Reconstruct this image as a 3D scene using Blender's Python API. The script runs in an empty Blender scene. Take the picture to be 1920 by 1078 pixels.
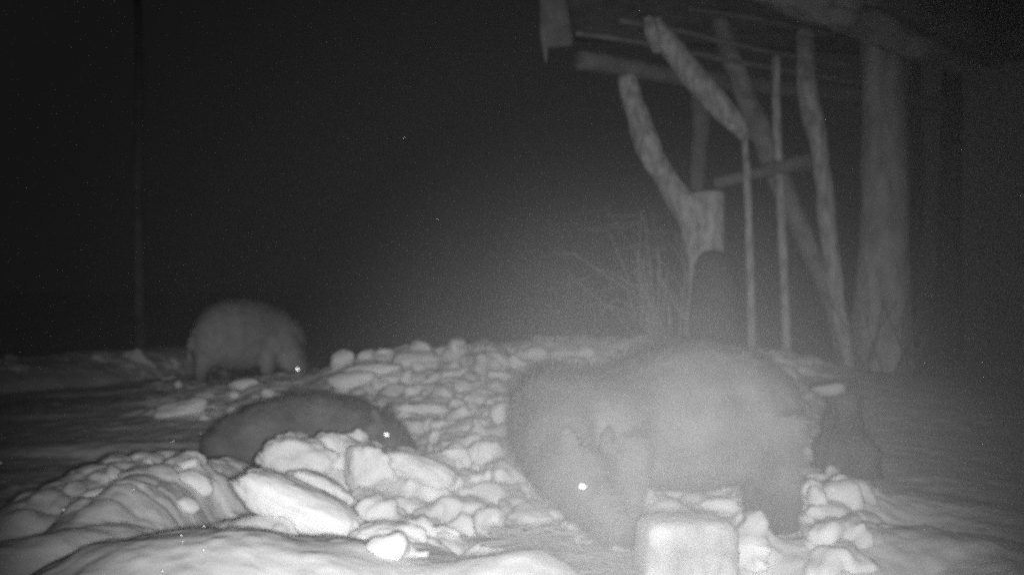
import bpy, bmesh, math, random
import numpy as np
from mathutils.bvhtree import BVHTree
from mathutils import Vector, Matrix

random.seed(7)
rng = np.random.default_rng(7)
sc = bpy.context.scene
col = sc.collection

# ------------------------------------------------------------------ camera
F = 1968.0          # focal length in pixels of the 1920 wide photograph
CAMZ = 0.95
HOR = 545.0
cam_d = bpy.data.cameras.new("camera")
cam = bpy.data.objects.new("camera", cam_d)
col.objects.link(cam)
cam.location = (0, 0, CAMZ)
cam.rotation_euler = (math.radians(90) + math.atan((HOR - 539) / F), 0, 0)
cam_d.sensor_width = 36
cam_d.lens = 36 * F / 1920
cam_d.clip_start = 0.02
cam_d.clip_end = 2000
cam_d.dof.use_dof = True          # cheap fixed-focus lens: everything slightly soft
cam_d.dof.focus_distance = 1.6
cam_d.dof.aperture_fstop = 5.0
sc.camera = cam

# ------------------------------------------------------------------ night sky
world = bpy.data.worlds.new("World")
sc.world = world
world.use_nodes = True
bg = world.node_tree.nodes["Background"]
bg.inputs[0].default_value = (1, 1, 1, 1)
bg.inputs[1].default_value = 0.0065

# ------------------------------------------------------------------ the infrared lamp of the trail camera (beside and below its lens)
LAMP = Vector((0.05, -0.02, CAMZ - 0.035))
ld = bpy.data.lights.new("infrared_lamp", 'SPOT')
ld.energy = 760
ld.spot_size = math.radians(59)
ld.spot_blend = 1.0
ld.shadow_soft_size = 0.05
ld.color = (1, 1, 1)
lamp = bpy.data.objects.new("infrared_lamp", ld)
col.objects.link(lamp)
lamp.location = LAMP
AIM = Vector(((960 - 960) / F * 6, 6, CAMZ + (HOR - 660) / F * 6))
lamp.rotation_euler = (AIM - LAMP).to_track_quat('-Z', 'Y').to_euler()

sc.view_settings.view_transform = 'Standard'
sc.view_settings.look = 'None'
sc.view_settings.exposure = 0.0
sc.view_settings.gamma = 1.0
sc.render.filter_size = 2.4
sc.cycles.filter_width = 2.4
sc.cycles.use_denoising = False
sc.cycles.use_adaptive_sampling = True
sc.cycles.adaptive_threshold = 0.2
sc.cycles.adaptive_min_samples = 16
sc.cycles.volume_bounces = 1
sc.cycles.max_bounces = 5
sc.cycles.diffuse_bounces = 3
sc.cycles.sample_clamp_indirect = 1
sc.cycles.sample_clamp_direct = 6

HAZE_DENSITY = 0.0008


def P(px, py, d):
    """the point at distance d in front of the lens seen at photograph pixel px, py"""
    return Vector(((px - 960) / F * d, d, CAMZ + (HOR - py) / F * d))


# ------------------------------------------------------------------ materials
def mat(name, base, var=0.25, scale=8.0, rough=0.9, bump=0.3, bscale=40.0, stretch=(1, 1, 1), spec=0.2, bdist=0.01):
    m = bpy.data.materials.new(name)
    m.use_nodes = True
    nt = m.node_tree
    b = nt.nodes["Principled BSDF"]
    b.inputs["Roughness"].default_value = rough
    b.inputs["Specular IOR Level"].default_value = spec
    tc = nt.nodes.new("ShaderNodeTexCoord")
    mp = nt.nodes.new("ShaderNodeMapping")
    mp.inputs["Scale"].default_value = stretch
    nt.links.new(tc.outputs["Object"], mp.inputs[0])
    n = nt.nodes.new("ShaderNodeTexNoise")
    n.inputs["Scale"].default_value = scale
    n.inputs["Detail"].default_value = 5
    nt.links.new(mp.outputs[0], n.inputs["Vector"])
    r = nt.nodes.new("ShaderNodeMapRange")
    r.inputs[1].default_value = 0.3
    r.inputs[2].default_value = 0.7
    r.inputs[3].default_value = base * (1 - var)
    r.inputs[4].default_value = min(base * (1 + var), 0.97)
    nt.links.new(n.outputs["Fac"], r.inputs[0])
    cb = nt.nodes.new("ShaderNodeCombineColor")
    for k in range(3):
        nt.links.new(r.outputs[0], cb.inputs[k])
    nt.links.new(cb.outputs[0], b.inputs["Base Color"])
    if bump:
        n2 = nt.nodes.new("ShaderNodeTexNoise")
        n2.inputs["Scale"].default_value = bscale
        n2.inputs["Detail"].default_value = 6
        nt.links.new(mp.outputs[0], n2.inputs["Vector"])
        bp = nt.nodes.new("ShaderNodeBump")
        bp.inputs["Strength"].default_value = bump
        bp.inputs["Distance"].default_value = bdist
        nt.links.new(n2.outputs["Fac"], bp.inputs["Height"])
        nt.links.new(bp.outputs[0], b.inputs["Normal"])
    return m


M_SNOW = mat("snow", 0.82, 0.08, 5, 0.85, 0.6, 18, bdist=0.012)
M_CLOD = mat("packed_snow", 0.86, 0.08, 9, 0.8, 0.6, 34, bdist=0.010)
M_BLOCK = mat("pitted_block", 0.56, 0.42, 8, 0.8, 0.6, 30, bdist=0.012)
for m_ in (M_SNOW, M_CLOD, M_BLOCK):
    b_ = m_.node_tree.nodes["Principled BSDF"]
    b_.inputs["Subsurface Weight"].default_value = 1.0
    b_.inputs["Subsurface Radius"].default_value = (1, 1, 1)
    b_.inputs["Subsurface Scale"].default_value = 0.028
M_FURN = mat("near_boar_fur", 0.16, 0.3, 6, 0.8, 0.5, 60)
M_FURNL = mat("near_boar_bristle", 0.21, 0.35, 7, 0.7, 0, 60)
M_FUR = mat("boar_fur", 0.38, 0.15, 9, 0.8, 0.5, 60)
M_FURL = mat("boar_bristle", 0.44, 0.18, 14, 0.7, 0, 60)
M_WOOD = mat("peeled_wood", 0.5, 0.45, 9, 0.85, 0.9, 24, (2, 2, 0.9), bdist=0.02)
M_BARK = mat("grey_bark", 0.5, 0.35, 5, 0.95, 0.7, 22, (2, 2, 0.7), bdist=0.03)
M_POST = mat("grey_post_bark", 0.3, 0.4, 7, 0.95, 0.7, 22, bdist=0.02)
M_SLIMBARK = mat("slim_tree_bark", 0.27, 0.3, 3, 0.9, 0.3, 20)  # even bark tone, tuned for how faintly the slim far tree shows
M_FARBARK = mat("dark_far_bark", 0.12, 0.2, 5, 0.95, 0.35, 22, (2, 2, 0.7), bdist=0.01)  # even dark tone for the two fainter trees
M_OLD = mat("weathered_boards", 0.22, 0.4, 6, 0.95, 0.6, 20)
M_THATCH = mat("roof_thatch", 0.3, 0.4, 4, 0.95, 0.8, 18, bdist=0.03)
M_POLE = mat("roof_pole_wood", 0.2, 0.3, 7, 0.9, 0.5, 20)
M_DIMSNOW = mat("dimmed_snow", 0.36, 0.3, 6, 0.9, 0.5, 30)  # clean snow, the weak lamp light on it put into a darker base colour
M_STUMP = mat("weathered_stump", 0.13, 0.5, 4, 0.95, 0.8, 22, bdist=0.03)
M_DARK = mat("dark_bark", 0.09, 0.4, 7, 0.95, 0.8, 22, bdist=0.03)


for m_ in (M_FURN, M_FURNL, M_FUR, M_FURL):      # a wild boar's lower legs and feet are black
    nt_ = m_.node_tree
    tc_ = [n for n in nt_.nodes if n.type == 'TEX_COORD'][0]
    cb_ = [n for n in nt_.nodes if n.type == 'COMBINE_COLOR'][0]
    src = cb_.inputs[0].links[0].from_socket
    sx = nt_.nodes.new("ShaderNodeSeparateXYZ"); nt_.links.new(tc_.outputs["Object"], sx.inputs[0])
    r_ = nt_.nodes.new("ShaderNodeMapRange")
    r_.inputs[1].default_value = 0.04; r_.inputs[2].default_value = 0.24; r_.inputs[3].default_value = 0.25; r_.inputs[4].default_value = 1.0
    nt_.links.new(sx.outputs[2], r_.inputs[0])
    mu_ = nt_.nodes.new("ShaderNodeMath"); mu_.operation = 'MULTIPLY'
    nt_.links.new(src, mu_.inputs[0]); nt_.links.new(r_.outputs[0], mu_.inputs[1])
    for k_ in range(3): nt_.links.new(mu_.outputs[0], cb_.inputs[k_])


def metal(name, rough):
    m = bpy.data.materials.new(name)
    m.use_nodes = True
    b = m.node_tree.nodes["Principled BSDF"]
    b.inputs["Base Color"].default_value = (0.95, 0.95, 0.95, 1)
    b.inputs["Metallic"].default_value = 1.0
    b.inputs["Roughness"].default_value = rough
    return m


M_SHINE = metal("eye_reflecting_layer", 0.3)
M_ICE = metal("ice_facet", 0.45)
M_EYE = mat("eyeball", 0.02, 0.2, 20, 0.2, 0, spec=0.5)


# ------------------------------------------------------------------ helpers
def tag(o, label=None, cat=None, group=None, kind=None):
    if label: o['label'] = label
    if cat: o['category'] = cat
    if group: o['group'] = group
    if kind: o['kind'] = kind
    return o


def empty(name, loc):
    o = bpy.data.objects.new(name, None)
    o.empty_display_size = 0.1
    o.location = loc
    col.objects.link(o)
    return o


def link(name, me, m, parent=None, smooth=True):
    """links a mesh whose coordinates are world coordinates"""
    o = bpy.data.objects.new(name, me)
    col.objects.link(o)
    me.materials.clear()
    me.materials.append(m)
    if smooth:
        me.polygons.foreach_set("use_smooth", [True] * len(me.polygons))
    if parent:
        me.transform(Matrix.Translation(-parent.location))
        o.parent = parent
    return o


def settle(o):
    """moves a mesh object's origin to the middle of its base"""
    me = o.data
    n = len(me.vertices)
    a = np.empty(n * 3); me.vertices.foreach_get("co", a); a = a.reshape(-1, 3)
    c = Vector(((a[:, 0].min() + a[:, 0].max()) / 2, (a[:, 1].min() + a[:, 1].max()) / 2, a[:, 2].min()))
    me.transform(Matrix.Translation(-c))
    o.location = c
    return o


def np_mesh(name, v, f):
    me = bpy.data.meshes.new(name)
    v = np.asarray(v, dtype=np.float32); f = np.asarray(f, dtype=np.int32)
    k = f.shape[1]
    me.vertices.add(len(v)); me.vertices.foreach_set("co", v.ravel())
    me.loops.add(f.size); me.loops.foreach_set("vertex_index", f.ravel())
    me.polygons.add(len(f))
    me.polygons.foreach_set("loop_start", np.arange(0, f.size, k, dtype=np.int32))
    me.update(calc_edges=True)
    return me


# vectorised gradient-free value noise, 2 and 3 dimensions
def _h(ix, iy, iz=0):
    n = (ix * 374761393 + iy * 668265263 + iz * 2147483647 * 3) & 0xffffffff
    n = ((n ^ (n >> 13)) * 1274126177) & 0xffffffff
    return ((n ^ (n >> 16)) & 0xffff) / 65535.0


def noise2(x, y, seed=0):
    x = x + seed * 17.31; y = y - seed * 9.77
    ix = np.floor(x).astype(np.int64); iy = np.floor(y).astype(np.int64)
    fx = x - ix; fy = y - iy
    fx = fx * fx * fx * (fx * (fx * 6 - 15) + 10); fy = fy * fy * fy * (fy * (fy * 6 - 15) + 10)
    a = _h(ix, iy); b = _h(ix + 1, iy); c = _h(ix, iy + 1); d = _h(ix + 1, iy + 1)
    return (a + (b - a) * fx) * (1 - fy) + (c + (d - c) * fx) * fy - 0.5


def noise3(p, seed=0):
    x, y, z = p[:, 0] + seed * 5.3, p[:, 1] + seed * 3.1, p[:, 2] - seed * 7.7
    i = [np.floor(q).astype(np.int64) for q in (x, y, z)]
    f = [q - k for q, k in zip((x, y, z), i)]
    f = [q * q * (3 - 2 * q) for q in f]
    r = 0
    for a in (0, 1):
        for b in (0, 1):
            for c in (0, 1):
                w = (f[0] if a else 1 - f[0]) * (f[1] if b else 1 - f[1]) * (f[2] if c else 1 - f[2])
                r = r + w * _h(i[0] + a, i[1] + b, i[2] + c + 77)
    return r - 0.5


def worley(x, y, seed=0):
    """distance to the nearest cell point and that cell's random number"""
    ix = np.floor(x).astype(np.int64); iy = np.floor(y).astype(np.int64)
    best = np.full(x.shape, 9.0); val = np.zeros(x.shape)
    for a in (-1, 0, 1):
        for b in (-1, 0, 1):
            cx, cy = ix + a, iy + b
            qx = cx + 0.15 + 0.7 * _h(cx, cy, seed + 11); qy = cy + 0.15 + 0.7 * _h(cx, cy, seed + 23)
            d = np.sqrt((x - qx) ** 2 + (y - qy) ** 2)
            m = d < best
            best = np.where(m, d, best); val = np.where(m, _h(cx, cy, seed + 41), val)
    return best, val


def sstep(a, b, x):
    t = np.clip((x - a) / (b - a), 0, 1)
    return t * t * (3 - 2 * t)


def gau(x, y, cx, cy, sx, sy, rot=0):
    c, s = math.cos(rot), math.sin(rot)
    u = (x - cx) * c + (y - cy) * s; v = -(x - cx) * s + (y - cy) * c
    return np.exp(-0.5 * ((u / sx) ** 2 + (v / sy) ** 2))


def seg_ridge(x, y, pts, width):
    """rounded ridge along a polyline of (x, y, height): returns height field"""
    out = np.zeros(x.shape)
    for (x0, y0, h0), (x1, y1, h1) in zip(pts[:-1], pts[1:]):
        dx, dy = x1 - x0, y1 - y0
        t = np.clip(((x - x0) * dx + (y - y0) * dy) / (dx * dx + dy * dy), 0, 1)
        d = np.sqrt((x - x0 - t * dx) ** 2 + (y - y0 - t * dy) ** 2)
        h = (h0 + (h1 - h0) * t) * np.clip(1 - (d / width) ** 2, 0, 1) ** 0.8
        out = np.maximum(out, h)
    return out


def XY(px, d):
    return ((px - 960) / F * d, d)


def ridge_pts(lst):
    """list of (px, py, d): crest seen at that pixel, at distance d"""
    return [((px - 960) / F * d, d, CAMZ + (HOR - py) / F * d) for px, py, d in lst]


R_L1 = ridge_pts([(-60, 985, 3.75), (60, 945, 3.9), (150, 895, 4.15), (235, 862, 4.5), (300, 852, 4.9)])
R_L2 = ridge_pts([(120, 1012, 3.4), (240, 905, 3.9), (290, 880, 4.25), (360, 862, 4.5), (420, 862, 4.75)])
R_L3 = ridge_pts([(-80, 1040, 3.2), (90, 1000, 3.35), (200, 985, 3.5)])
R_FG = ridge_pts([(120, 1110, 2.8), (290, 1010, 3.0), (430, 1002, 3.05), (560, 1016, 3.1), (720, 1048, 3.15), (900, 1072, 3.2)])
R_FAR = ridge_pts([(-300, 690, 9.8), (0, 682, 10.4), (120, 672, 11.2), (220, 658, 12.0), (300, 650, 12.6), (380, 645, 13.5)])
R_RT = ridge_pts([(1500, 925, 4.35), (1580, 912, 4.4), (1700, 925, 4.45), (1800, 945, 4.3), (1880, 985, 4.0), (1990, 1030, 3.7)])
R_RT2 = ridge_pts([(1560, 1010, 3.6), (1700, 992, 3.65), (1830, 1010, 3.55), (1940, 1060, 3.3)])


def base_h(x, y):
    r = np.sqrt(x * x + y * y)
    h = 0.04 * noise2(x * 0.9, y * 0.9, 1) + 0.10 * noise2(x * 0.25, y * 0.25, 2) * sstep(4, 12, r)
    # the snow heap in the middle distance
    h = h + 0.50 * gau(x, y, 0.75, 9.3, 2.1, 1.45) + 0.12 * gau(x, y, -0.9, 8.2, 0.5, 0.5)
    h = h + 0.14 * gau(x, y, 0.1, 6.2, 0.9, 0.8)
    # hollows trodden by the animals
    h = h - 0.16 * gau(x, y, -1.1, 5.75, 0.7, 0.28) - 0.17 * gau(x, y, 0.93, 3.62, 0.085, 0.38)
    h = h - 0.05 * gau(x, y, 0.2, 3.7, 0.3, 0.3)
    # hump behind which the middle boar stands
    h = h + 0.15 * gau(x, y, -0.85, 4.95, 0.36, 0.20)
    # foreground humps
    h = h + 0.15 * gau(x, y, -0.93, 3.62, 0.17, 0.12, -0.35) + 0.05 * gau(x, y, -0.72, 3.75, 0.16, 0.12)
    h = np.maximum(h, seg_ridge(x, y, R_FG, 0.50) + 0.014 * noise2(x * 6, y * 6, 12) * (y < 3.6))
    h = np.maximum(h, seg_ridge(x, y, R_L1, 0.30))
    h = np.maximum(h, seg_ridge(x, y, R_L2, 0.26))
    h = np.maximum(h, seg_ridge(x, y, R_L3, 0.28))
    h = np.maximum(h, seg_ridge(x, y, R_FAR, 0.9))
    h = np.maximum(h, seg_ridge(x, y, R_RT, 0.38))
    h = np.maximum(h, seg_ridge(x, y, R_RT2, 0.33))
    h = h + 0.10 * gau(x, y, 0.05, 3.08, 0.13, 0.13)
    h = h + 0.13 * gau(x, y, 0.835, 3.66, 0.045, 0.10)
    # small ledges across the dark flat at the left
    h = h + 0.035 * sstep(-0.2, 0.6, -x) * np.clip(noise2(x * 0.7, y * 2.6, 5) * 2, 0, 1) * sstep(4.6, 5.6, y) * (1 - sstep(11, 13, y))
    return h


def churn(x, y):
    """how churned up the snow is, 0 to 1"""
    px = x / np.maximum(y, 0.3) * F + 960
    m = sstep(430, 560, px + 60 * noise2(x * 2, y * 2, 9)) * (1 - sstep(1480, 1640, px)) * sstep(3.3, 3.6, y) * (1 - sstep(9.5, 11, y))
    far = sstep(5.6, 6.6, y)
    m = m * (1 - far * (1 - sstep(560, 700, px)))
    left = sstep(200, 330, px) * (1 - sstep(520, 640, px)) * sstep(6.6, 7.4, y) * (1 - sstep(10, 11, y))
    right = sstep(1480, 1520, px) * (1 - sstep(1600, 1700, px)) * sstep(3.4, 3.7, y) * (1 - sstep(4.4, 4.8, y))
    lft2 = sstep(-100, 60, px) * (1 - sstep(420, 470, px)) * sstep(3.4, 3.9, y) * (1 - sstep(4.8, 5.2, y))
    return np.clip(m + 0.55 * left + 0.8 * right + 0.5 * lft2 + 0.35 * (1 - sstep(0.3, 1.0, np.abs(y - 11.5))) * (px < 420), 0, 1)


def ground_h(x, y):
    h = base_h(x, y)
    c = churn(x, y)
    wx = x + 0.05 * noise2(x * 5, y * 5, 3); wy = y + 0.05 * noise2(x * 5, y * 5, 4)
    d1, v1 = worley(wx / 0.19, wy / 0.16, 1)
    d2, v2 = worley(wx / 0.09, wy / 0.08, 2)
    c = c * (1 - 0.8 * gau(x, y, 0.93, 3.62, 0.085, 0.38))
    h = h + c * (0.085 * np.sqrt(np.clip(1 - (d1 / 0.72) ** 2, 0, 1)) * (0.25 + 0.9 * v1) + 0.032 * np.sqrt(np.clip(1 - (d2 / 0.72) ** 2, 0, 1)) * v2 - 0.04)
    h = h + (0.012 + 0.01 * c) * noise2(x * 9, y * 9, 6) + 0.006 * noise2(x * 23, y * 23, 7)
    return h


def gh(x, y):
    return float(ground_h(np.array([float(x)]), np.array([float(y)]))[0])


# ------------------------------------------------------------------ snow-covered ground: one sheet, finest where it is near and in view
dense = np.linspace(-math.radians(31), math.radians(31), 900)
coarse = np.linspace(math.radians(31), math.radians(329), 90)[1:-1]
ang = np.concatenate([dense, coarse])
rad = np.concatenate([[0.05, 0.4, 0.9, 1.5, 2.0], np.geomspace(2.3, 14, 720), np.geomspace(14, 60, 60)[1:], np.geomspace(60, 900, 14)[1:]])
A, Rr = np.meshgrid(ang, rad)
GX = Rr * np.sin(A); GY = Rr * np.cos(A)
GZ = ground_h(GX.ravel(), GY.ravel()).reshape(GX.shape)
na, nr = len(ang), len(rad)
V = np.stack([GX, GY, GZ], -1).reshape(-1, 3)
idx = np.arange(na * nr).reshape(nr, na)
nx = np.roll(idx, -1, axis=1)
faces = np.stack([idx[:-1], nx[:-1], nx[1:], idx[1:]], -1).reshape(-1, 4)[:, ::-1]
snow = link("snow_ground", np_mesh("snow_ground", V, faces), M_SNOW)
tag(snow, kind='structure')


def hit(px, py):
    """first point of the ground seen at a pixel of the photograph"""
    d = np.geomspace(2.2, 40, 900)
    x = (px - 960) / F * d; z = CAMZ + (HOR - py) / F * d
    g = base_h(x, d)
    k = np.argmax(z < g) if (z < g).any() else 300
    return Vector((x[k], d[k], g[k]))


# ------------------------------------------------------------------ clods of snow
def ico(sub):
    bm = bmesh.new()
    bmesh.ops.create_icosphere(bm, subdivisions=sub, radius=1)
    v = np.array([p.co[:] for p in bm.verts]); f = np.array([[p.index for p in q.verts] for q in bm.faces])
    bm.free()
    return v, f


IV, IF = ico(3)
IV4, IF4 = ico(5)


def clod_verts(c, s, rotz, seed, base=None, rough=0.34, tilt=0.0, power=1.0, facets=9):
    v = (IV if base is None else base).copy()
    if power != 1.0:                       # squarish block
        v = np.sign(v) * np.abs(v) ** power
    if facets:                             # broken lump: rounded intersection of a few random planes
        q = np.random.default_rng(int(seed * 1000) % 99991)
        pn = q.normal(size=(facets, 3)); pn /= np.linalg.norm(pn, axis=1, keepdims=True)
        pd = q.uniform(0.62, 1.0, facets)
        t = np.clip(v @ pn.T, 0, None) / pd
        v = v / ((t ** 7).sum(1) + 0.9) [:, None] ** (1 / 7)
    n = noise3(v * 1.5 + seed * 1.37, 1) * 1.0 + noise3(v * 3.4 + seed, 2) * 0.55
    v = v * (1 + rough * n)[:, None]
    v = v * (1 + (0.07 if base is not None else 0.14) * noise3(v * 8 + seed, 3))[:, None]
    if base is not None:
        v = v * (1 + 0.06 * noise3(v * 19 + seed, 4))[:, None]
    if not facets and base is not None:
        v = (v + base * np.linalg.norm(v, axis=1, keepdims=True)) / 2
    v = v * np.array(s)
    ct, st = math.cos(tilt), math.sin(tilt)
    v = np.stack([v[:, 0] * ct - v[:, 2] * st, v[:, 1], v[:, 0] * st + v[:, 2] * ct], -1)
    cz, sz = math.cos(rotz), math.sin(rotz)
    v = np.stack([v[:, 0] * cz - v[:, 1] * sz, v[:, 0] * sz + v[:, 1] * cz, v[:, 2]], -1)
    return v + np.array(c)


def remesh(bm, voxel, smooth=6, name="tmp"):
    bmesh.ops.recalc_face_normals(bm, faces=bm.faces)
    me = bpy.data.meshes.new(name)
    bm.to_mesh(me); bm.free()
    o = bpy.data.objects.new(name, me)
    col.objects.link(o)
    m = o.modifiers.new("r", 'REMESH'); m.mode = 'VOXEL'; m.voxel_size = voxel
    s = o.modifiers.new("s", 'SMOOTH'); s.iterations = smooth; s.factor = 0.6
    dg = bpy.context.evaluated_depsgraph_get()
    me2 = bpy.data.meshes.new_from_object(o.evaluated_get(dg))
    bpy.data.objects.remove(o)
    bpy.data.meshes.remove(me)
    me2.name = name
    return me2


# loose rubble: countless small clods between the ones that can be told apart
rv, rf, off = [], [], 0
def add_rubble(n, x0, x1, y0, y1, s0, s1, cond=None, sink=-0.05, flat=1.0):
    global off
    for _ in range(n):
        px = random.uniform(x0, x1); py = random.uniform(y0, y1)
        if cond and not cond(px, py): continue
        p = hit(px, py)
        if p.y > 12: continue
        s = random.uniform(s0, s1) * (0.8 + 0.04 * p.y) * random.choice((1, 1, 0.6, 1.3))
        g = gh(p.x, p.y)
        v = clod_verts((p.x, p.y, g + s * sink), (s * random.uniform(0.8, 1.6), s * random.uniform(0.8, 1.3), flat * s * random.uniform(0.6, 1.0)),
                       random.uniform(0, 3.1), random.random() * 90, tilt=random.uniform(-0.6, 0.6))
        rv.append(v); rf.append(IF + off); off += len(v)


add_rubble(330, 470, 990, 840, 1050, 0.045, 0.085, lambda x, y: not (y < 880 and 690 < x < 770) and not (x > 860 and y > 1010) and not (x < 690 and y > 885 and x < 690 - (1010 - y) * 0.2))
add_rubble(170, 740, 1010, 740, 850, 0.045, 0.085, lambda x, y: x > 790)
add_rubble(90, 640, 1100, 668, 750, 0.055, 0.10, lambda x, y: not (480 < x < 760 and y > 730), sink=-0.2)
add_rubble(26, 290, 560, 690, 790, 0.03, 0.06, sink=-0.2)
add_rubble(20, 980, 1190, 900, 1070, 0.03, 0.055)
add_rubble(40, 1330, 1432, 940, 1070, 0.02, 0.045)
add_rubble(60, 1380, 1434, 945, 1065, 0.018, 0.04, sink=0.2)
add_rubble(130, 1515, 1640, 895, 1075, 0.018, 0.05, sink=-0.1)
add_rubble(30, 110, 430, 860, 960, 0.04, 0.08, lambda x, y: y < 1000 - x * 0.3, sink=-0.45)
add_rubble(24, -40, 370, 665, 705, 0.06, 0.15, sink=-0.45)
def rough_up(me, a1, a2, f1=4, f2=12):
    co = np.empty(len(me.vertices) * 3); me.vertices.foreach_get("co", co); co = co.reshape(-1, 3)
    co += a1 * np.stack([noise3(co * f1, s) for s in (1, 2, 3)], -1) + a2 * np.stack([noise3(co * f2, s) for s in (4, 5, 6)], -1)
    me.vertices.foreach_set("co", co.ravel())


rbm = bmesh.new()
rbm.from_mesh(np_mesh("tmp", np.concatenate(rv), np.concatenate(rf)))
rme = remesh(rbm, 0.014, 5, "snow_rubble"); rough_up(rme, 0.055, 0.014, 9, 28)
rub = link("snow_rubble", rme, M_CLOD)
tag(rub, 'loose churned crumbs of snow scattered between the bigger clods', 'snow', kind='stuff')

# clods one can tell apart: (px, py, width px, height px, distance or None, tilt, label)
CL = [
    (562, 948, 240, 74, 3.75, -0.40, 'large smooth bright slab of snow in the left foreground, brightest of the heap'),
    (565, 866, 130, 80, 4.75, -0.06, 'wide rounded snow lump right under the belly of the half hidden boar'),
    (640, 866, 110, 84, 4.85, -0.5, 'leaning oval snow lump between the wide lump and the boar snout'),
    (690, 886, 96, 96, 4.75, -0.6, 'tall round snow lump directly below the middle boar eye'),
    (505, 888, 74, 26, 4.55, 0.0, 'flat narrow bar of snow at the left end of the heap'),
    (560, 890, 46, 30, 4.4, 0.1, 'fist sized clod just right of the flat narrow bar'),
    (510, 858, 70, 44, 4.8, 0.35, 'wedge shaped clod on top of the flat narrow bar'),
    (655, 970, 84, 46, 3.9, -0.6, 'elongated clod against the right edge of the bright slab'),
    (725, 1015, 130, 60, 3.5, -0.05, 'big low clod at the bottom of the heap above the smooth foreground snow'),
    (800, 1000, 64, 60, 3.6, 0.2, 'round clod right of the big low one near the bottom edge'),
    (920, 980, 66, 54, 3.65, 0.0, 'cube like bright clod at the right end of the heap beside the boar head'),
    (605, 915, 110, 38, 4.15, -0.45, 'slanting clod touching the upper edge of the bright slab'),
    (790, 880, 120, 44, 4.6, -0.3, 'long flat clod in the middle of the heap'),
    (780, 672, 86, 34, 7.6, 0.12, 'flat pale snow slab lying on the far crest of the heap'),
    (642, 674, 54, 38, 7.9, 0.5, 'small upright clod on the crest right of the far boar snout'),
    (690, 694, 110, 22, 7.7, 0.1, 'thin curved shelf of snow behind the middle boar'),
    (660, 712, 90, 36, 7.5, 0.0, 'wide dull lump under the thin curved shelf'),
    (726, 712, 44, 24, 7.3, 0.0, 'small bright clod below the pale far slab'),
    (948, 782, 52, 70, 6.2, 0.2, 'upright clod at the left side of the nearest boar neck'),
    (800, 770, 92, 28, 6.4, -0.1, 'flat clod right behind the middle boar neck'),
    (905, 742, 56, 34, 6.8, 0.0, 'smooth round clod between the pale far slab and the nearest boar'),
    (455, 722, 66, 24, 9.3, 0.05, 'long low clod under the belly of the far boar'),
    (507, 740, 32, 30, 8.6, 0.4, 'bright heart shaped clod by the far boar front feet'),
    (438, 776, 42, 26, 7.6, -0.6, 'bright twin clod on the dark flat below the far boar'),
    (334, 722, 18, 20, 9.4, 0, 'lone small clod left of the far boar hind feet'),
    (345, 768, 96, 34, 7.9, 0.2, 'rough pale clod at the left end of the row below the far boar'),
    (352, 944, 50, 30, 3.95, -0.4, 'bright angular clod at the left ridge next to the slabs'),
    (345, 872, 60, 22, 4.4, 0.2, 'pale clod on the crest of the left ridge'),
    (372, 908, 80, 34, 4.2, -0.5, 'ribbed clod in the middle of the left ridge'),
    (1350, 948, 70, 30, 3.75, 0.0, 'pale clod on the block right shoulder under the boar belly'),
    (1530, 945, 46, 60, 3.95, 0.1, 'upright clod just right of the nearest boar hind leg'),
    (1582, 930, 70, 60, 4.2, 0.0, 'round snow ball on top of the right snow bank'),
    (1548, 1000, 62, 50, 3.7, -0.1, 'squarish clod at the foot of the right snow bank'),
    (1553, 728, 66, 26, 5.12, 0.05, 'pale patch of snow lying on the dark stump'),
]
SKIP_STUMP_SNOW = None
for i, (px, py, w, h, d, tl, lab) in enumerate(CL):
    dh = hit(px, py + 0.45 * h).y
    if w < 100 and abs(dh / d - 1) < 0.2: d = dh
    c = P(px, py, d)
    s = (w / F * d / 2 * 1.08, max(w * 0.4, h * 0.8) / F * d / 2 + 0.02, h / F * d / 2 * 1.1)
    big = w > 90
    v = clod_verts(c, s, random.uniform(-0.15, 0.15), i * 3.7, base=IV4 if big or h > 90 else None, rough=0.16 if w > 180 else 0.34, tilt=tl, facets=0 if w > 100 else 8,
                   power=0.8 if w > 60 else 1.0)
    o = link("snow_clod", np_mesh("snow_clod", v, IF4 if big or h > 90 else IF), M_DIMSNOW if 'stump' in lab else M_CLOD)
    settle(o)
    tag(o, lab, 'snow clod', 'big clods of the churned snow heap')


# ------------------------------------------------------------------ lofts and bodies
def loft(bm, rings, n=20, cap=True, carry=False):
    """rings: (centre, radius across, radius up, power); sections stand perpendicular to the path"""
    cs = [Vector(r[0]) for r in rings]
    prev = None
    for i, r in enumerate(rings):
        t = (cs[min(i + 1, len(cs) - 1)] - cs[max(i - 1, 0)]).normalized()
        up0 = Vector((0, 0, 1)) if abs(t.z) < 0.93 else Vector((0, 1, 0))
        side = t.cross(up0).normalized()
        if carry and i:
            side = (last - t * last.dot(t)).normalized()
        last = side
        up = side.cross(t).normalized()
        ring = []
        for k in range(n):
            a = 2 * math.pi * k / n
            ring.append(bm.verts.new(cs[i] + side * (r[1] * math.cos(a)) + up * (r[2] * math.sin(a))))
        if prev:
            for k in range(n):
                bm.faces.new((prev[k], prev[(k + 1) % n], ring[(k + 1) % n], ring[k]))
        elif cap:
            bm.faces.new(ring[::-1])
        prev = ring
    if cap:
        bm.faces.new(prev)


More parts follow.
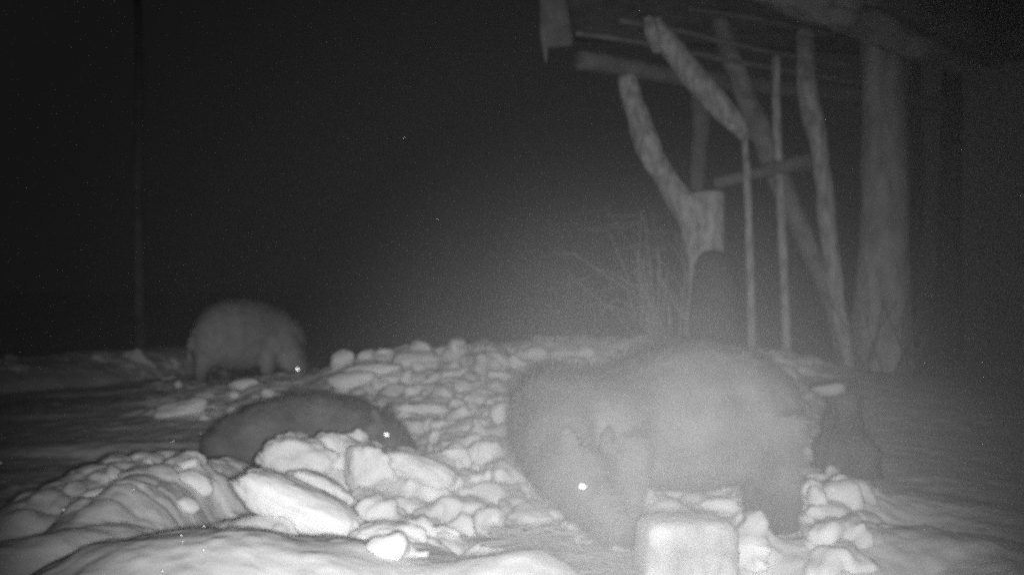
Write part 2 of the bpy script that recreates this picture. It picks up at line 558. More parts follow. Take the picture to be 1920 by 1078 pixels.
def fur_mesh(me, count, length, width, back, seed=1, droop=0.5, ears=()):
    """bristles: thin curved blades all over a body mesh, combed along 'back' and downward"""
    r = np.random.default_rng(seed)
    me.calc_loop_triangles()
    nt = len(me.loop_triangles)
    tri = np.empty(nt * 3, dtype=np.int32); me.loop_triangles.foreach_get("vertices", tri); tri = tri.reshape(-1, 3)
    co = np.empty(len(me.vertices) * 3); me.vertices.foreach_get("co", co); co = co.reshape(-1, 3)
    a, b, c = co[tri[:, 0]], co[tri[:, 1]], co[tri[:, 2]]
    nrm = np.cross(b - a, c - a); area = np.linalg.norm(nrm, axis=1) + 1e-12
    nn = nrm / area[:, None]
    pick = r.choice(nt, size=count, p=area / area.sum())
    u = r.random((count, 1)); w = r.random((count, 1)); m = (u + w) > 1
    u = np.where(m, 1 - u, u); w = np.where(m, 1 - w, w)
    p = a[pick] + (b - a)[pick] * u + (c - a)[pick] * w
    n = nn[pick]
    for ec, er in ears:
        k = np.linalg.norm(p - np.array(ec[:]), axis=1) > er
        p, n = p[k], n[k]
    count = len(p)
    comb = np.array(back) * 1.0 + np.array((0, 0, -droop)) + 0.35 * r.normal(size=(count, 3))
    comb = comb - n * np.sum(comb * n, axis=1, keepdims=True)
    comb /= np.linalg.norm(comb, axis=1, keepdims=True) + 1e-9
    L = length * r.uniform(0.5, 1.3, (count, 1)) * (1 + 0.7 * np.clip(n[:, 2:3], 0, 1))
    side = np.cross(n, comb); side /= np.linalg.norm(side, axis=1, keepdims=True) + 1e-9
    W = width * r.uniform(0.6, 1.2, (count, 1)) * 0.5
    p0 = p - n * 0.003
    p1 = p + comb * L * 0.5 + n * L * 0.28
    p2 = p + comb * L * 1.0 + n * L * 0.34
    v = np.stack([p0 - side * W, p0 + side * W, p1 + side * W * 0.8, p1 - side * W * 0.8, p2], 1).reshape(-1, 3)
    k = np.arange(count)[:, None] * 5
    f = np.concatenate([k + np.array([[0, 1, 2]]), k + np.array([[0, 2, 3]]), k + np.array([[3, 2, 4]])], 0)
    return np_mesh("bristles", v, f)


def ball(name, c, r, m, parent, flat=None, toward=None, stretch=1.0):
    bm = bmesh.new()
    bmesh.ops.create_uvsphere(bm, u_segments=20, v_segments=12, radius=1)
    if flat is not None:
        q = toward.to_track_quat('Z', 'Y').to_matrix().to_4x4()
        bmesh.ops.transform(bm, matrix=Matrix.Translation(c) @ q @ Matrix.Diagonal((r * stretch, r, r * flat, 1)), verts=bm.verts)
    else:
        bmesh.ops.transform(bm, matrix=Matrix.Translation(c) @ Matrix.Scale(r, 4), verts=bm.verts)
    me = bpy.data.meshes.new(name); bm.to_mesh(me); bm.free()
    return link(name, me, m, parent)


def facing(p):
    a = (cam.location - p).normalized() + (LAMP - p).normalized()
    return a.normalized()


def make_boar(label, base, spine, legs, ears, tail, eyes, voxel, hairs, hlen, hwid, back, seed, mats=None):
    mats = mats or (M_FUR, M_FURL)
    root = empty("wild_boar", base)
    tag(root, label, 'wild boar', 'wild boars feeding on the snow')
    bm = bmesh.new()
    for path in spine: loft(bm, path)
    for lg in legs: loft(bm, lg, 12)
    for base_p, tip, side, w in ears:       # leaf-shaped cupped ear
        base_p, tip, side = Vector(base_p), Vector(tip), Vector(side).normalized()
        rings = []
        for t, k, th in ((0, .5, .9), (.25, .95, .8), (.5, 1.0, .7), (.75, .7, .6), (.93, .3, .5)):
            rings.append((base_p.lerp(tip, t), w * k, 0.013 * th + voxel * 0.6))
        prev = None
        ax = (tip - base_p).normalized(); upv = side.cross(ax).normalized()
        for c, a_, b_ in rings:
            ring = [bm.verts.new(c + side * a_ * math.cos(q * math.pi / 5) + upv * b_ * math.sin(q * math.pi / 5)) for q in range(10)]
            if prev:
                for q in range(10): bm.faces.new((prev[q], prev[(q + 1) % 10], ring[(q + 1) % 10], ring[q]))
            else: bm.faces.new(ring[::-1])
            prev = ring
        bm.faces.new(prev)
    if tail: loft(bm, tail, 8)
    me = remesh(bm, voxel, 5, "body")
    bvh = BVHTree.FromPolygons([v.co[:] for v in me.vertices], [p.vertices[:] for p in me.polygons])
    spots = []
    for (px, py), r, shine in eyes:       # the eye sits in the face where the photograph shows its glint
        dv = (P(px, py, 5) - cam.location).normalized()
        h_ = bvh.ray_cast(cam.location, dv)[0]
        spots.append((h_ if h_ else P(px, py, base.y), r, shine))
    eyes = spots
    fm = fur_mesh(me, hairs, hlen, hwid, back, seed, ears=[(Vector(a_).lerp(Vector(b_), .6), w_ * 1.25) for a_, b_, s_, w_ in ears] + [(e_[0], .045) for e_ in eyes])
    me0 = me
    link("body", me0, mats[0], root)
    fo = link("fur", fm, mats[1], root, smooth=False)
    for c, r, shine in eyes:
        c = Vector(c)
        e = ball("eye", c, r, M_EYE, root)
        if shine:
            n = facing(c)
            p = ball("pupil", c + n * (r * 1.0) , shine[0], M_SHINE, root, 0.18, n, shine[1])
            p.parent = e
            p.location = (0, 0, 0)
            e.data.update()
            p['label'] = 'pupil shining back the infrared lamp'
    return root


def leg(pts):
    """pts: (point, radius)"""
    return [(p, r, r * 1.15) for p, r in pts]


# nearest boar: broad side on, head lowered to the snow at the left
make_boar(
    'large nearest wild boar, broadside, head lowered behind the pitted block',
    Vector((0.6, 4.05, -0.03)),
    [[((1.12, 4.23, .50), .05, .07), ((1.07, 4.22, .48), .14, .15), ((.99, 4.19, .46), .18, .205), ((.86, 4.15, .452), .205, .25),
      ((.72, 4.12, .45), .215, .272), ((.58, 4.07, .445), .213, .25), ((.45, 4.02, .44), .19, .205), ((.33, 3.97, .44), .17, .165),
      ((.25, 3.93, .46), .155, .17), ((.16, 3.86, .48), .14, .165), ((.11, 3.81, .45), .10, .13)],
     [((.17, 3.90, .50), .12, .14), ((.14, 3.82, .48), .13, .15), ((.14, 3.72, .41), .12, .13), ((.16, 3.64, .355), .098, .112),
      ((.21, 3.57, .30), .078, .09), ((.262, 3.51, .235), .057, .064), ((.312, 3.46, .18), .045, .048), ((.335, 3.44, .155), .042, .045)]],
    [leg([((1.0, 4.10, .42), .14), ((1.0, 4.03, .28), .085), ((1.02, 4.0, .17), .055), ((1.0, 3.94, .08), .042), ((.985, 3.87, .0), .04), ((.98, 3.83, -.08), .044)]),
     leg([((.98, 4.28, .42), .13), ((.97, 4.32, .28), .08), ((1.0, 4.33, .19), .045), ((.99, 4.31, .08), .034), ((.98, 4.3, -.03), .037)]),
     leg([((.40, 3.90, .40), .12), ((.42, 3.87, .27), .07), ((.41, 3.86, .16), .045), ((.42, 3.86, .06), .034), ((.41, 3.85, -.04), .037)]),
     leg([((.28, 4.12, .40), .12), ((.27, 4.15, .27), .07), ((.25, 4.15, .16), .045), ((.26, 4.16, .06), .034), ((.25, 4.15, -.04), .037)])],
    [(P(1078, 870, 3.56), P(1058, 790, 3.575), (1, -0.15, .25), .045), (P(1132, 850, 3.64), P(1146, 790, 3.70), (1, .5, -.2), .036)],
    [((1.09, 4.3, .48), .02, .02), ((1.12, 4.37, .42), .013, .013), ((1.11, 4.38, .33), .011, .011), ((1.1, 4.38, .25), .02, .02)],
    [((1092, 911), 0.014, (0.0115, 1.3))],
    0.014, 60000, 0.055, 0.0038, (0.9, 0.15, 0), 3, (M_FURN, M_FURNL))

# middle boar: half sunk behind the snow hump, head to the right
make_boar(
    'half hidden wild boar rooting behind the bright snow lumps, head to the right',
    Vector((-1.1, 5.75, -0.15)),
    [[((-1.66, 5.72, .02), .05, .06), ((-1.6, 5.72, .04), .12, .13), ((-1.48, 5.72, .08), .15, .18), ((-1.32, 5.73, .12), .165, .205),
      ((-1.15, 5.74, .15), .17, .215), ((-.98, 5.73, .155), .165, .21), ((-.84, 5.69, .15), .15, .19), ((-.74, 5.63, .14), .125, .16), ((-.68, 5.58, .12), .1, .13)],
     [((-.80, 5.66, .17), .11, .13), ((-.70, 5.58, .17), .105, .12), ((-.63, 5.52, .14), .085, .1), ((-.575, 5.47, .10), .065, .075),
      ((-.53, 5.43, .045), .046, .05), ((-.50, 5.41, .0), .036, .038)]],
    [leg([((-1.5, 5.66, .0), .1), ((-1.52, 5.64, -.1), .05), ((-1.5, 5.63, -.22), .03)]), leg([((-1.5, 5.8, .0), .1), ((-1.52, 5.82, -.1), .05), ((-1.5, 5.82, -.22), .03)]),
     leg([((-.9, 5.64, .05), .09), ((-.9, 5.62, -.08), .045), ((-.89, 5.61, -.22), .03)]), leg([((-.9, 5.8, .05), .09), ((-.9, 5.82, -.08), .045), ((-.89, 5.82, -.22), .03)])],
    [((-.70, 5.50, .24), (-.73, 5.47, .35), (1, -.2, .2), .035), ((-.67, 5.63, .25), (-.65, 5.66, .35), (1, .2, .1), .034)],
    None,
    [((725, 815), 0.014, (0.0165, 1.0))],
    0.013, 30000, 0.05, 0.004, (-0.9, 0.1, 0), 4, (M_FURN, M_FURNL))

# far boar: rump towards the camera, head down at the right
make_boar(
    'far wild boar at the left with rounded rump, nosing the snow on the dark flat',
    Vector((-2.5, 10.1, 0)),
    [[((-2.90, 9.66, .55), .05, .06), ((-2.86, 9.70, .54), .17, .19), ((-2.78, 9.76, .53), .25, .275), ((-2.66, 9.87, .53), .285, .325),
      ((-2.52, 10.0, .52), .285, .33), ((-2.40, 10.1, .50), .25, .30), ((-2.29, 10.15, .47), .21, .265), ((-2.19, 10.17, .41), .17, .22), ((-2.12, 10.15, .34), .13, .17)],
     [((-2.26, 10.12, .46), .16, .20), ((-2.16, 10.08, .37), .14, .165), ((-2.09, 10.03, .28), .115, .13), ((-2.03, 9.98, .19), .088, .10),
      ((-1.97, 9.93, .11), .062, .07), ((-1.90, 9.89, .05), .045, .048)]],
    [leg([((-2.82, 9.78, .42), .15), ((-2.84, 9.74, .28), .08), ((-2.88, 9.74, .18), .05), ((-2.85, 9.71, .08), .04), ((-2.84, 9.7, -.05), .042)]),
     leg([((-2.68, 10.05, .42), .14), ((-2.70, 10.05, .28), .08), ((-2.74, 10.06, .18), .05), ((-2.70, 10.04, .08), .04), ((-2.70, 10.03, -.05), .042)]),
     leg([((-2.32, 9.98, .40), .13), ((-2.30, 9.93, .25), .07), ((-2.30, 9.91, .14), .048), ((-2.29, 9.9, .05), .038), ((-2.28, 9.89, -.05), .042)]),
     leg([((-2.16, 10.25, .40), .12), ((-2.16, 10.27, .25), .07), ((-2.16, 10.27, .14), .048), ((-2.16, 10.27, .05), .038), ((-2.15, 10.26, -.05), .042)])],
    [((-2.20, 9.93, .38), (-2.25, 9.88, .53), (1, -.2, .1), .055), ((-2.1, 10.12, .40), (-2.05, 10.16, .52), (1, .2, 0), .05)],
    [((-2.93, 9.71, .6), .02, .02), ((-2.96, 9.68, .5), .014, .014), ((-2.96, 9.67, .36), .013, .013), ((-2.95, 9.67, .3), .022, .022)],
    [((558, 692), 0.018, (0.021, 1.0))],
    0.018, 26000, 0.045, 0.006, (-0.8, -0.4, 0), 5)


# ------------------------------------------------------------------ the pitted block in front of the nearest boar
bm = bmesh.new()
bmesh.ops.create_cube(bm, size=1)
bmesh.ops.subdivide_edges(bm, edges=bm.edges, cuts=26, use_grid_fill=True)
bc = P(1285, 1045, 3.25)
cob = []
for v in bm.verts:
    p = v.co.copy() * 2
    q = Vector([math.copysign(abs(k), k) for k in p])
    l = (abs(p.x) ** 6 + abs(p.y) ** 6 + abs(p.z) ** 6) ** (1 / 6)
    v.co = q / max(l, 1e-6)
    cob.append(v)
arr = np.array([v.co[:] for v in cob])
n = 0.035 * noise3(arr * 2.3, 5) + 0.03 * noise3(arr * 6, 6) + 0.02 * noise3(arr * 13, 8)
pits = [(-.25, .32, .16), (.35, .1, .10), (.62, .0, .09), (.65, -.42, .12), (-.05, -.15, .08), (.72, .35, .07)]
for j, v in enumerate(cob):
    k = 1 + n[j]
    if v.co.y < -0.5:
        for (a, b, r) in pits:
            k -= 0.13 * math.exp(-((v.co.x - a) ** 2 + (v.co.z - b) ** 2) / (r * r))
    v.co = v.co * k
bmesh.ops.transform(bm, matrix=Matrix.Translation(bc) @ Matrix.Rotation(0.12, 4, 'Z') @ Matrix.Rotation(0.035, 4, 'Y') @ Matrix.Diagonal((.148, .10, .128, 1)), verts=bm.verts)
me = bpy.data.meshes.new("feed_block"); bm.to_mesh(me); bm.free()
blk = link("feed_block", me, M_BLOCK)
settle(blk)
tag(blk, 'pale squarish block with dark pits standing in front of the nearest boar', 'block')


# ------------------------------------------------------------------ wood: tubes with uneven surface
def limb_mesh(name, pts, seg=14, rough=0.12, sub=7, seed=0, flat=1.0):
    """pts: (point, radius) smoothed along a Catmull-Rom path"""
    c = [Vector(p) for p, r in pts]; rr = [r for p, r in pts]
    c = [c[0] * 2 - c[1]] + c + [c[-1] * 2 - c[-2]]; rr = [rr[0]] + rr + [rr[-1]]
    path = []
    for i in range(1, len(c) - 2):
        for k in range(sub):
            t = k / sub
            q = 0.5 * ((2 * c[i]) + (c[i + 1] - c[i - 1]) * t + (2 * c[i - 1] - 5 * c[i] + 4 * c[i + 1] - c[i + 2]) * t * t + (3 * c[i] - c[i - 1] - 3 * c[i + 1] + c[i + 2]) * t ** 3)
            path.append((q, rr[i] + (rr[i + 1] - rr[i]) * t))
    path.append((c[-2], rr[-2]))
    for _ in (0, 1):                      # slightly rounded ends
        (p0, r0), (p1, r1) = path[0], path[1]
        u = (p0 - p1).normalized()
        path[0] = (p0 - u * r0 * .12, r0)
        path.insert(0, (p0 + u * r0 * .0, r0 * .82))
        path.reverse()
    bm = bmesh.new()
    loft(bm, [(p, r, r * flat) for p, r in path], seg, carry=True)
    bmesh.ops.recalc_face_normals(bm, faces=bm.faces)
    arr = np.array([v.co[:] for v in bm.verts])
    nz = noise3(arr * 5 + seed, 1) + 0.6 * noise3(arr * 14 + seed, 2)
    nrm = []
    bm.normal_update()
    for v, k in zip(bm.verts, nz):
        v.co += v.normal * (k * rough * np.mean(rr))
    me = bpy.data.meshes.new(name); bm.to_mesh(me); bm.free()
    return me


def PL(lst, d, w=None):
    """(px, py, width px[, distance]) to (point, radius)"""
    out = []
    for q in lst:
        dd = q[3] if len(q) > 3 else d
        out.append((P(q[0], q[1], dd), q[2] / F * dd / 2))
    return out


sh = empty("feeding_shelter", (3.2, 9.8, 0.15))
tag(sh, 'open timber shelter of crooked poles with a snow covered roof, behind the nearest boar', 'shelter')


def wood(name, lst, d, m, seg=16, rough=0.32, flat=1.0, label=None):
    me = limb_mesh(name, PL(lst, d), seg, rough, seed=len(bpy.data.meshes) * 1.7, flat=flat)
    o = link(name, me, m, sh)
    if label: o['label'] = label
    return o


# crooked supports
wood("post", [(1172, 140, 44, 9.6), (1195, 220, 44, 9.5), (1225, 295, 46, 9.4), (1262, 355, 50, 9.3), (1298, 405, 62, 9.2), (1318, 470, 66, 9.2), (1316, 560, 58, 9.2), (1312, 680, 60, 9.2), (1312, 760, 64, 9.2)], 9.3, M_WOOD, 16,
     label='crooked pale trunk leaning left up to the beam')
wood("post", [(1350, 44, 40, 10.1), (1372, 110, 40), (1398, 180, 42), (1428, 250, 44), (1450, 310, 46), (1478, 380, 42), (1508, 445, 38), (1540, 520, 34), (1570, 620, 32), (1590, 720, 32)], 9.9, M_POST, 14)
wood("post", [(1510, 60, 36, 9.6), (1512, 140, 36), (1522, 210, 38), (1536, 270, 34), (1545, 350, 34), (1553, 430, 32), (1562, 510, 32), (1575, 590, 28), (1586, 650, 24), (1600, 740, 26)], 9.3, M_WOOD, 14)
wood("post", [(1455, 108, 17, 9.7), (1456, 190, 18), (1458, 262, 19), (1462, 330, 20), (1466, 430, 18), (1472, 560, 17), (1476, 720, 18)], 9.6, M_WOOD, 10)
wood("post", [(1396, 258, 12, 9.2), (1401, 330, 15), (1404, 430, 16), (1407, 520, 16), (1409, 610, 16), (1410, 720, 16)], 9.1, M_WOOD, 10)
wood("post", [(1312, 165, 34, 10.4), (1314, 230, 40), (1310, 300, 30), (1307, 380, 26), (1308, 700, 28)], 10.3, M_POLE, 12)
wood("brace", [(1222, 42, 42, 9.3), (1262, 95, 46, 9.25), (1305, 148, 50, 9.2), (1345, 195, 50, 9.15), (1380, 232, 40, 9.1), (1400, 264, 14, 9.1)], 9.2, M_WOOD, 14, 0.10,
     label='thick pale brace slanting down to the right')
wood("brace", [(1216, 34, 24, 9.22), (1222, 62, 30, 9.2), (1232, 100, 14, 9.18)], 9.2, M_WOOD, 10, 0.1)
wood("crossbar", [(1340, 345, 22, 9.7), (1400, 330, 20), (1470, 312, 28), (1520, 300, 30), (1548, 296, 26)], 9.6, M_POLE, 12)
wood("crossbar", [(1462, 296, 16, 9.7), (1480, 308, 30), (1520, 306, 34), (1545, 292, 18)], 9.65, M_POLE, 12)
# roof timbers
wood("beam", [(1084, 112, 36, 9.3), (1160, 124, 36, 9.5), (1260, 142, 36, 9.8), (1400, 158, 34, 10.2), (1600, 178, 32, 10.8), (1780, 200, 30, 11.2)], 9.6, M_POLE, 14)
wood("rafter", [(1160, 38, 12, 9.1), (1260, 55, 12, 9.3), (1380, 84, 12, 9.6), (1500, 108, 12, 9.9), (1640, 130, 12, 10.2)], 9.3, M_POLE, 8)
wood("rafter", [(1078, 62, 11, 9.1), (1200, 80, 11, 9.3), (1330, 106, 11, 9.6), (1460, 130, 11, 9.9), (1640, 160, 11, 10.4)], 9.3, M_POLE, 8)
wood("rafter", [(1290, 16, 10, 9.4), (1420, 36, 10, 9.6), (1560, 66, 10, 9.9)], 9.6, M_POLE, 8)


def slab(name, lo, hi, m, thick, cuts=18, amp=0.02, parent=sh, label=None, seed=1):
    """board between four points: lo (left, right) near edge and hi (left, right) far edge"""
    a, b = Vector(lo[0]), Vector(lo[1]); c, d = Vector(hi[0]), Vector(hi[1])
    nrm = (b - a).cross(c - a).normalized()
    vs = []; fs = []
    n = cuts + 1
    for s in (0, 1):
        for i in range(n):
            for j in range(n):
                u, v = i / cuts, j / cuts
                vs.append(list((a.lerp(b, u)).lerp(c.lerp(d, u), v) + nrm * (s * thick)))
    vs = np.array(vs)
    vs = vs + np.array(nrm)[None] * (amp * (noise3(vs * 4, seed) + 0.5 * noise3(vs * 11, seed)))[:, None]
    k = lambda s, i, j: s * n * n + i * n + j
    for i in range(cuts):
        for j in range(cuts):
            fs.append((k(0, i, j), k(0, i, j + 1), k(0, i + 1, j + 1), k(0, i + 1, j)))
            fs.append((k(1, i, j), k(1, i + 1, j), k(1, i + 1, j + 1), k(1, i, j + 1)))
    for i in range(cuts):
        for j in (0, cuts):
            f = (k(0, i, j), k(0, i + 1, j), k(1, i + 1, j), k(1, i, j)); fs.append(f)
            f = (k(0, j, i), k(0, j, i + 1), k(1, j, i + 1), k(1, j, i)); fs.append(f)
    me = np_mesh(name, vs, fs)
    bm = bmesh.new(); bm.from_mesh(me); bmesh.ops.recalc_face_normals(bm, faces=bm.faces); bm.to_mesh(me); bm.free()
    o = link(name, me, m, parent, smooth=False)
    if label: o['label'] = label
    return o


# roof deck, seen from below: rises from the back beam to the front edge above the frame
slab("roof", (P(1012, -120, 8.7), P(2050, -160, 8.7)), (P(1066, 76, 10.9), P(2000, 120, 11.6)), M_OLD, 0.06, 20, 0.03)
# ragged board hanging at the roof's left end
eb = []
o_ = wood("eave_board", [(1034, -70, 56, 9.0), (1038, 0, 54, 9.0), (1043, 60, 60, 9.0), (1046, 88, 58, 9.0)], 9.0, M_POLE, 14, 0.2, 0.3, 'ragged board hanging at the left end of the roof')
wood("eave_board", [(1018, 20, 14, 8.98), (1021, 70, 18, 8.98), (1024, 118, 4, 8.98)], 9.0, M_POLE, 8, 0.2, 0.5)

# snow overhanging the front of the roof
bm = bmesh.new()
edge = [(1300, -75), (1400, -30), (1450, -6), (1500, 18), (1555, 42), (1600, 58), (1650, 68), (1700, 88), (1760, 112), (1812, 122), (1860, 104), (1920, 78), (2000, 60), (2080, 70)]
loft(bm, [(P(x, y - 12, 8.3), .13 + .02 * math.sin(i * 2.1), .12 + .03 * math.sin(i * 1.3)) for i, (x, y) in enumerate(edge)], 14)
loft(bm, [(P(x, y - 70, 8.5), .22, .2) for x, y in edge], 14)
loft(bm, [(P(x, y - 130, 8.8), .25, .2) for x, y in edge], 14)
me = remesh(bm, 0.035, 3, "roof_edge"); rough_up(me, 0.10, 0.05)
link("roof_edge", me, M_THATCH, sh)['label'] = 'dark sagging front edge of the roof'
bm = bmesh.new()
for (x, y, r) in ((1430, -14, .11), (1465, 0, .10), (1500, 8, .10), (1530, 20, .11), (1560, 34, .12), (1590, 40, .12), (1600, 0, .15), (1550, -10, .15), (1500, -30, .14)):
    v = clod_verts(P(x, y, 8.13), (r, r, r * .7), 0, x, facets=7)
    vv = [bm.verts.new(q) for q in v]
    for f in IF: bm.faces.new([vv[k] for k in f])
me = remesh(bm, 0.03, 3, "roof_snow"); rough_up(me, 0.04, 0.03)
link("roof_snow", me, M_DIMSNOW, sh)

# sawn log segment wedged beside the leaning trunk
me = limb_mesh("log", PL([(1326, 360, 60, 9.15), (1327, 400, 62, 9.15), (1328, 476, 62, 9.15)], 9.15), 24, 0.16, seed=3)
lg = link("cut_log", me, M_WOOD, sh)
lg['label'] = 'short pale sawn log beside the leaning trunk'

# ------------------------------------------------------------------ dark stumps
def stump(px, py_top, py_bot, w, d, lab, m=M_DARK, rough=0.2, widen=1.15):
    top, bot = P(px, py_top, d), P(px, py_bot, d)
    r = w / F * d / 2
    h = top.z - bot.z
    pts = [(bot, r * widen), (bot.lerp(top, .3) + Vector((r * .15 * (widen - 1.15), 0, 0)), r * (1 + widen) / 2), (bot.lerp(top, .55), r), (bot.lerp(top, .75), r * (.97 if m is M_STUMP else .93)), (bot.lerp(top, .92), r * (.85 if m is M_STUMP else .72)), (top, r * (.6 if m is M_STUMP else .35))]
    o = link("tree_stump", limb_mesh("tree_stump", pts, 26, rough, seed=px), m)
    settle(o)
    tag(o, lab, 'stump')
    return o


stump(1338, 470, 800, 92, 8.6, 'dark round topped stump standing before the cut log under the shelter')
stump(1586, 730, 915, 104, 5.2, 'low broad dark stump with snow on it, right of the nearest boar rump', M_STUMP, 0.95, 1.45)


# straw pulled about under the boar's snout
bm = bmesh.new()
rnd = random.Random(12)
for k in range(170):
    c = P(rnd.uniform(950, 1185), 1000, 3.35 + rnd.uniform(-.2, .15)); c.z = gh(c.x, c.y) + rnd.uniform(.01, .07)
    a = rnd.uniform(-.5, .5); L = rnd.uniform(.04, .12)
    dv = Vector((math.cos(a), math.sin(a) * .6, rnd.uniform(-.25, .1))) * L
    r = rnd.uniform(.002, .005)
    loft(bm, [(c - dv, r, r), (c + Vector((0, 0, .008)), r, r), (c + dv, r * .6, r * .6)], 5)
me = bpy.data.meshes.new("straw"); bm.to_mesh(me); bm.free()
tag(link("straw", me, M_OLD), 'dull straw and stalks strewn on the snow under the nearest boar snout', 'straw', kind='stuff')


# ------------------------------------------------------------------ trees
def tree(base, r, height, lean, lab, m, seed, flare=1.35, limbs=7):
    rnd = random.Random(seed)
    root = empty("bare_tree", base)
    tag(root, lab, 'tree', 'bare trees standing in the dark')
    b = Vector(base)
    pts = [(b + Vector((0, 0, -.2)), r * flare * 1.15), (b + Vector((0, 0, .25)), r * flare * .95)]
    for t in (.12, .25, .4, .55, .7, .85, 1.0):
        pts.append((b + Vector((lean[0] * t * height + rnd.uniform(-.05, .05), lean[1] * t * height, t * height)), r * (1.05 - .75 * t)))
    link("trunk", limb_mesh("trunk", pts, 24, 0.10, 8, seed), m, root)
    bm = bmesh.new()
    for k in range(limbs * 3):
        t = rnd.uniform(.5, .97)
        s = b + Vector((lean[0] * t * height, lean[1] * t * height, t * height))
        a = rnd.uniform(0, 6.28); L = height * rnd.uniform(.15, .32)
        dirv = Vector((math.cos(a), math.sin(a), rnd.uniform(.4, 1.0))).normalized()
        p1 = s + dirv * L * .5; p2 = s + dirv * L + Vector((0, 0, L * .15))
        rr = r * (1.1 - t) * .6
        loft(bm, [(s, rr, rr), (p1, rr * .6, rr * .6), (p2, rr * .15, rr * .15)], 7)
        for j in range(5):
            q = s.lerp(p2, rnd.uniform(.3, 1))
            dv = (dirv + Vector([rnd.uniform(-.8, .8) for _ in range(3)])).normalized() * L * .4
            loft(bm, [(q, rr * .25, rr * .25), (q + dv, rr * .05, rr * .05)], 5)
    me = bpy.data.meshes.new("crown"); bm.to_mesh(me); bm.free()
    link("crown", me, m, root)
    return root


b = P(1650, 700, 9.9)
tree((b.x, b.y, gh(b.x, b.y)), 0.235, 11, (-0.006, 0), 'thick grey tree trunk standing beside the shelter', M_BARK, 2)
b = P(1776, 690, 13.5)
tree((b.x, b.y, gh(b.x, b.y)), 0.16, 11, (0.01, 0), 'fainter slim tree right of the thick trunk', M_FARBARK, 5)
b = P(1706, 700, 14.0)
tree((b.x, b.y, gh(b.x, b.y)), 0.09, 9, (0.03, 0), 'thin slanting sapling seen just right of the thick trunk', M_FARBARK, 8)
b = P(262, 640, 17)
tree((b.x, b.y, gh(b.x, b.y)), 0.085, 12, (-0.012, 0), 'barely visible slim tree far off above the left snow bank', M_SLIMBARK, 11)

# bush of arching twigs left of the shelter
bs = empty("twig_bush", (P(1280, 600, 9.4).x, 9.4, gh(P(1280, 600, 9.4).x, 9.4)))
tag(bs, 'sparse bush of thin arching twigs left of the leaning trunk', 'bush')
bm = bmesh.new()
rnd = random.Random(4)
for k in range(34):
    x0 = rnd.uniform(1200, 1330); d = rnd.uniform(8.9, 9.7)
    x1 = x0 - rnd.uniform(-20, 150) * rnd.uniform(.4, 1); y1 = rnd.uniform(390, 600)
    s, m_, e = P(x0, 660, d), P((x0 * .65 + x1 * .35) + rnd.uniform(-20, 20), (660 + y1) / 2 - rnd.uniform(0, 40), d), P(x1, y1, d - .2)
    r = rnd.uniform(.004, .010)
    e2 = e + Vector((-rnd.uniform(.1, .4), 0, -rnd.uniform(-.05, .2)))
    loft(bm, [(s, r, r), (m_, r * .8, r * .8), (e, r * .5, r * .5), (e2, r * .2, r * .2)], 5)
me = bpy.data.meshes.new("twigs"); bm.to_mesh(me); bm.free()
link("twigs", me, M_BARK, bs)
b2 = P(1690, 720, 9.0)
bs = empty("twig_bush", (b2.x, 9.0, gh(b2.x, 9.0)))
tag(bs, 'ragged low brushwood tangled round the foot of the thick grey trunk', 'bush')
bm = bmesh.new()
for k in range(20):
    x0 = rnd.uniform(1585, 1745); d = rnd.uniform(8.6, 9.4)
    s = P(x0, 800, d); s.z = gh(s.x, s.y) - .03
    e = s + Vector((rnd.uniform(-.35, .35), rnd.uniform(-.3, .3), rnd.uniform(.15, .75)))
    m_ = s.lerp(e, .5) + Vector((rnd.uniform(-.08, .08), 0, rnd.uniform(0, .1)))
    r = rnd.uniform(.005, .011)
    loft(bm, [(s, r, r), (m_, r * .8, r * .8), (e, r * .3, r * .3)], 5)
    e2 = m_ + Vector((rnd.uniform(-.25, .25), rnd.uniform(-.1, .1), rnd.uniform(.05, .3)))
    loft(bm, [(m_, r * .6, r * .6), (e2, r * .2, r * .2)], 5)
me = bpy.data.meshes.new("twigs"); bm.to_mesh(me); bm.free()
link("twigs", me, M_POLE, bs)

# ------------------------------------------------------------------ falling snow crystals that catch the lamp
FL = [(120, 955, 4.5, 3.3, 'large glittering snow crystal low at the left above the rutted ridge'),
      (250, 917, 3.5, 3.6, 'glittering snow crystal over the second ridge at the left'),
      (383, 986, 3, 3.1, 'glittering snow crystal at the left end of the grey snow slab'),
      (340, 1003, 3, 2.9, 'upper one of a close pair of glittering snow crystals'),
      (343, 1015, 2.5, 2.9, 'lower one of a close pair of glittering snow crystals'),
      (383, 1030, 3.5, 2.8, 'glittering snow crystal over the foreground snow, right of the close pair'),
      (306, 1069, 3.5, 2.7, 'lowest glittering snow crystal at the bottom edge'),
      (325, 828, 3, 4.6, 'glittering snow crystal over the dark flat left of the middle boar'),
      (2, 867, 4, 3.6, 'glittering snow crystal at the extreme left edge of the picture'),
      (200, 1066, 2, 2.8, 'faint snow crystal near the lower left corner'),
      (758, 258, 2, 4, 'faint snow crystal high in the dark sky left of the shelter'),
      (820, 410, 1.6, 4, 'faint snow crystal in the dark air below the highest one')]
for (px, py, r, d, lab) in FL:
    p = P(px, py, d)
    bm = bmesh.new()
    bmesh.ops.create_icosphere(bm, subdivisions=2, radius=1)
    n = facing(p)
    rr = r / F * d * 0.45
    bmesh.ops.transform(bm, matrix=Matrix.Translation(p) @ n.to_track_quat('Z', 'Y').to_matrix().to_4x4() @ Matrix.Diagonal((rr, rr, rr * .3, 1)), verts=bm.verts)
    me = bpy.data.meshes.new("snowflake"); bm.to_mesh(me); bm.free()
    o = link("snowflake", me, M_ICE); settle(o)
    tag(o, lab, 'snowflake', 'glittering snow crystals in the air')

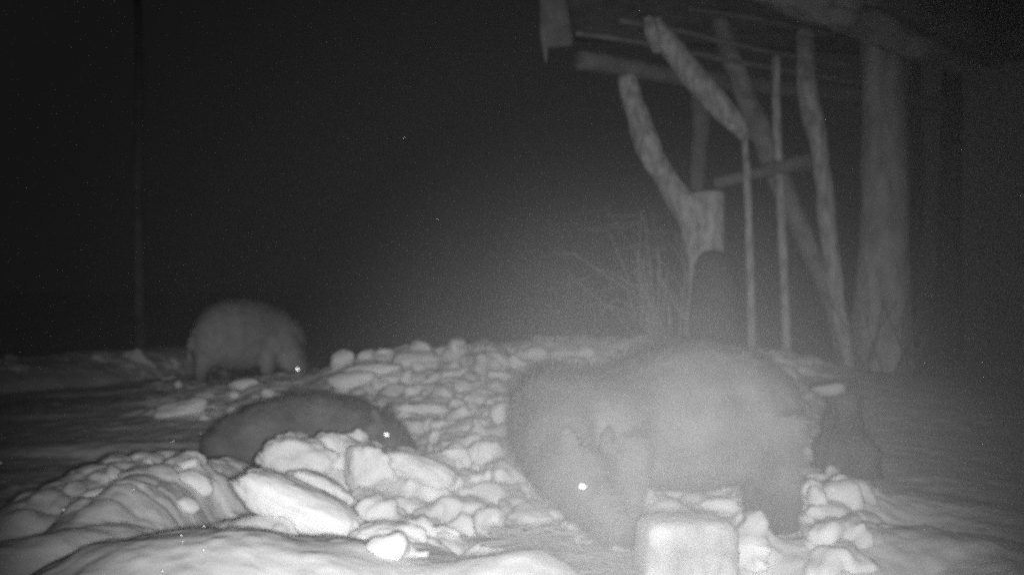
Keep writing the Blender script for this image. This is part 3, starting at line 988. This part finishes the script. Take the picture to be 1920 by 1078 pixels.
# ------------------------------------------------------------------ the frosty air
me = np_mesh("haze", [(x, y, z) for x in (-70, 70) for y in (-8, 90) for z in (-3, 16)],
             [(0, 1, 3, 2), (4, 6, 7, 5), (0, 4, 5, 1), (2, 3, 7, 6), (0, 2, 6, 4), (1, 5, 7, 3)])
hz = bpy.data.objects.new("haze", me); col.objects.link(hz)
hm = bpy.data.materials.new("frosty_air"); hm.use_nodes = True
nt = hm.node_tree
nt.nodes.remove(nt.nodes["Principled BSDF"])
pv = nt.nodes.new("ShaderNodeVolumePrincipled")
pv.inputs["Color"].default_value = (.95, .95, .95, 1)
pv.inputs["Density"].default_value = HAZE_DENSITY
pv.inputs["Anisotropy"].default_value = 0.0
nt.links.new(pv.outputs[0], nt.nodes["Material Output"].inputs["Volume"])
me.materials.append(hm)
tag(hz, 'frosty air glowing in the lamp light', 'haze', kind='stuff')

# breath and steam hanging round the nearest boar
bm = bmesh.new()
bmesh.ops.create_icosphere(bm, subdivisions=3, radius=1)
MC, MR = P(1190, 985, 2.3), (0.88, 1.5, 0.96)
me = bpy.data.meshes.new("breath_mist"); bm.to_mesh(me); bm.free()
ms = bpy.data.objects.new("breath_mist", me); col.objects.link(ms)
ms.location = MC; ms.scale = MR
mm = bpy.data.materials.new("breath_mist"); mm.use_nodes = True
nt = mm.node_tree
nt.nodes.remove(nt.nodes["Principled BSDF"])
tc = nt.nodes.new("ShaderNodeTexCoord")
ln = nt.nodes.new("ShaderNodeVectorMath"); ln.operation = 'LENGTH'
nt.links.new(tc.outputs["Object"], ln.inputs[0])
mr = nt.nodes.new("ShaderNodeMapRange")
mr.inputs[1].default_value = 1.0; mr.inputs[2].default_value = 0.0; mr.inputs[3].default_value = 0; mr.inputs[4].default_value = 1
nt.links.new(ln.outputs["Value"], mr.inputs[0])
pw = nt.nodes.new("ShaderNodeMath"); pw.operation = 'POWER'; pw.inputs[1].default_value = 2.0
nt.links.new(mr.outputs[0], pw.inputs[0])
nz = nt.nodes.new("ShaderNodeTexNoise"); nz.inputs["Scale"].default_value = 1.6; nz.inputs["Detail"].default_value = 2
nt.links.new(tc.outputs["Object"], nz.inputs["Vector"])
mu = nt.nodes.new("ShaderNodeMath"); mu.operation = 'MULTIPLY'
nt.links.new(pw.outputs[0], mu.inputs[0]); nt.links.new(nz.outputs["Fac"], mu.inputs[1])
md = nt.nodes.new("ShaderNodeMath"); md.operation = 'MULTIPLY'; md.inputs[1].default_value = 0.84
nt.links.new(mu.outputs[0], md.inputs[0])
pv = nt.nodes.new("ShaderNodeVolumePrincipled")
pv.inputs["Color"].default_value = (.95, .95, .95, 1)
nt.links.new(md.outputs[0], pv.inputs["Density"])
nt.links.new(pv.outputs[0], nt.nodes["Material Output"].inputs["Volume"])
me.materials.append(mm)
tag(ms, 'pale breath mist hanging over and in front of the nearest boar', 'mist', kind='stuff')
sc.cycles.volume_step_rate = 2
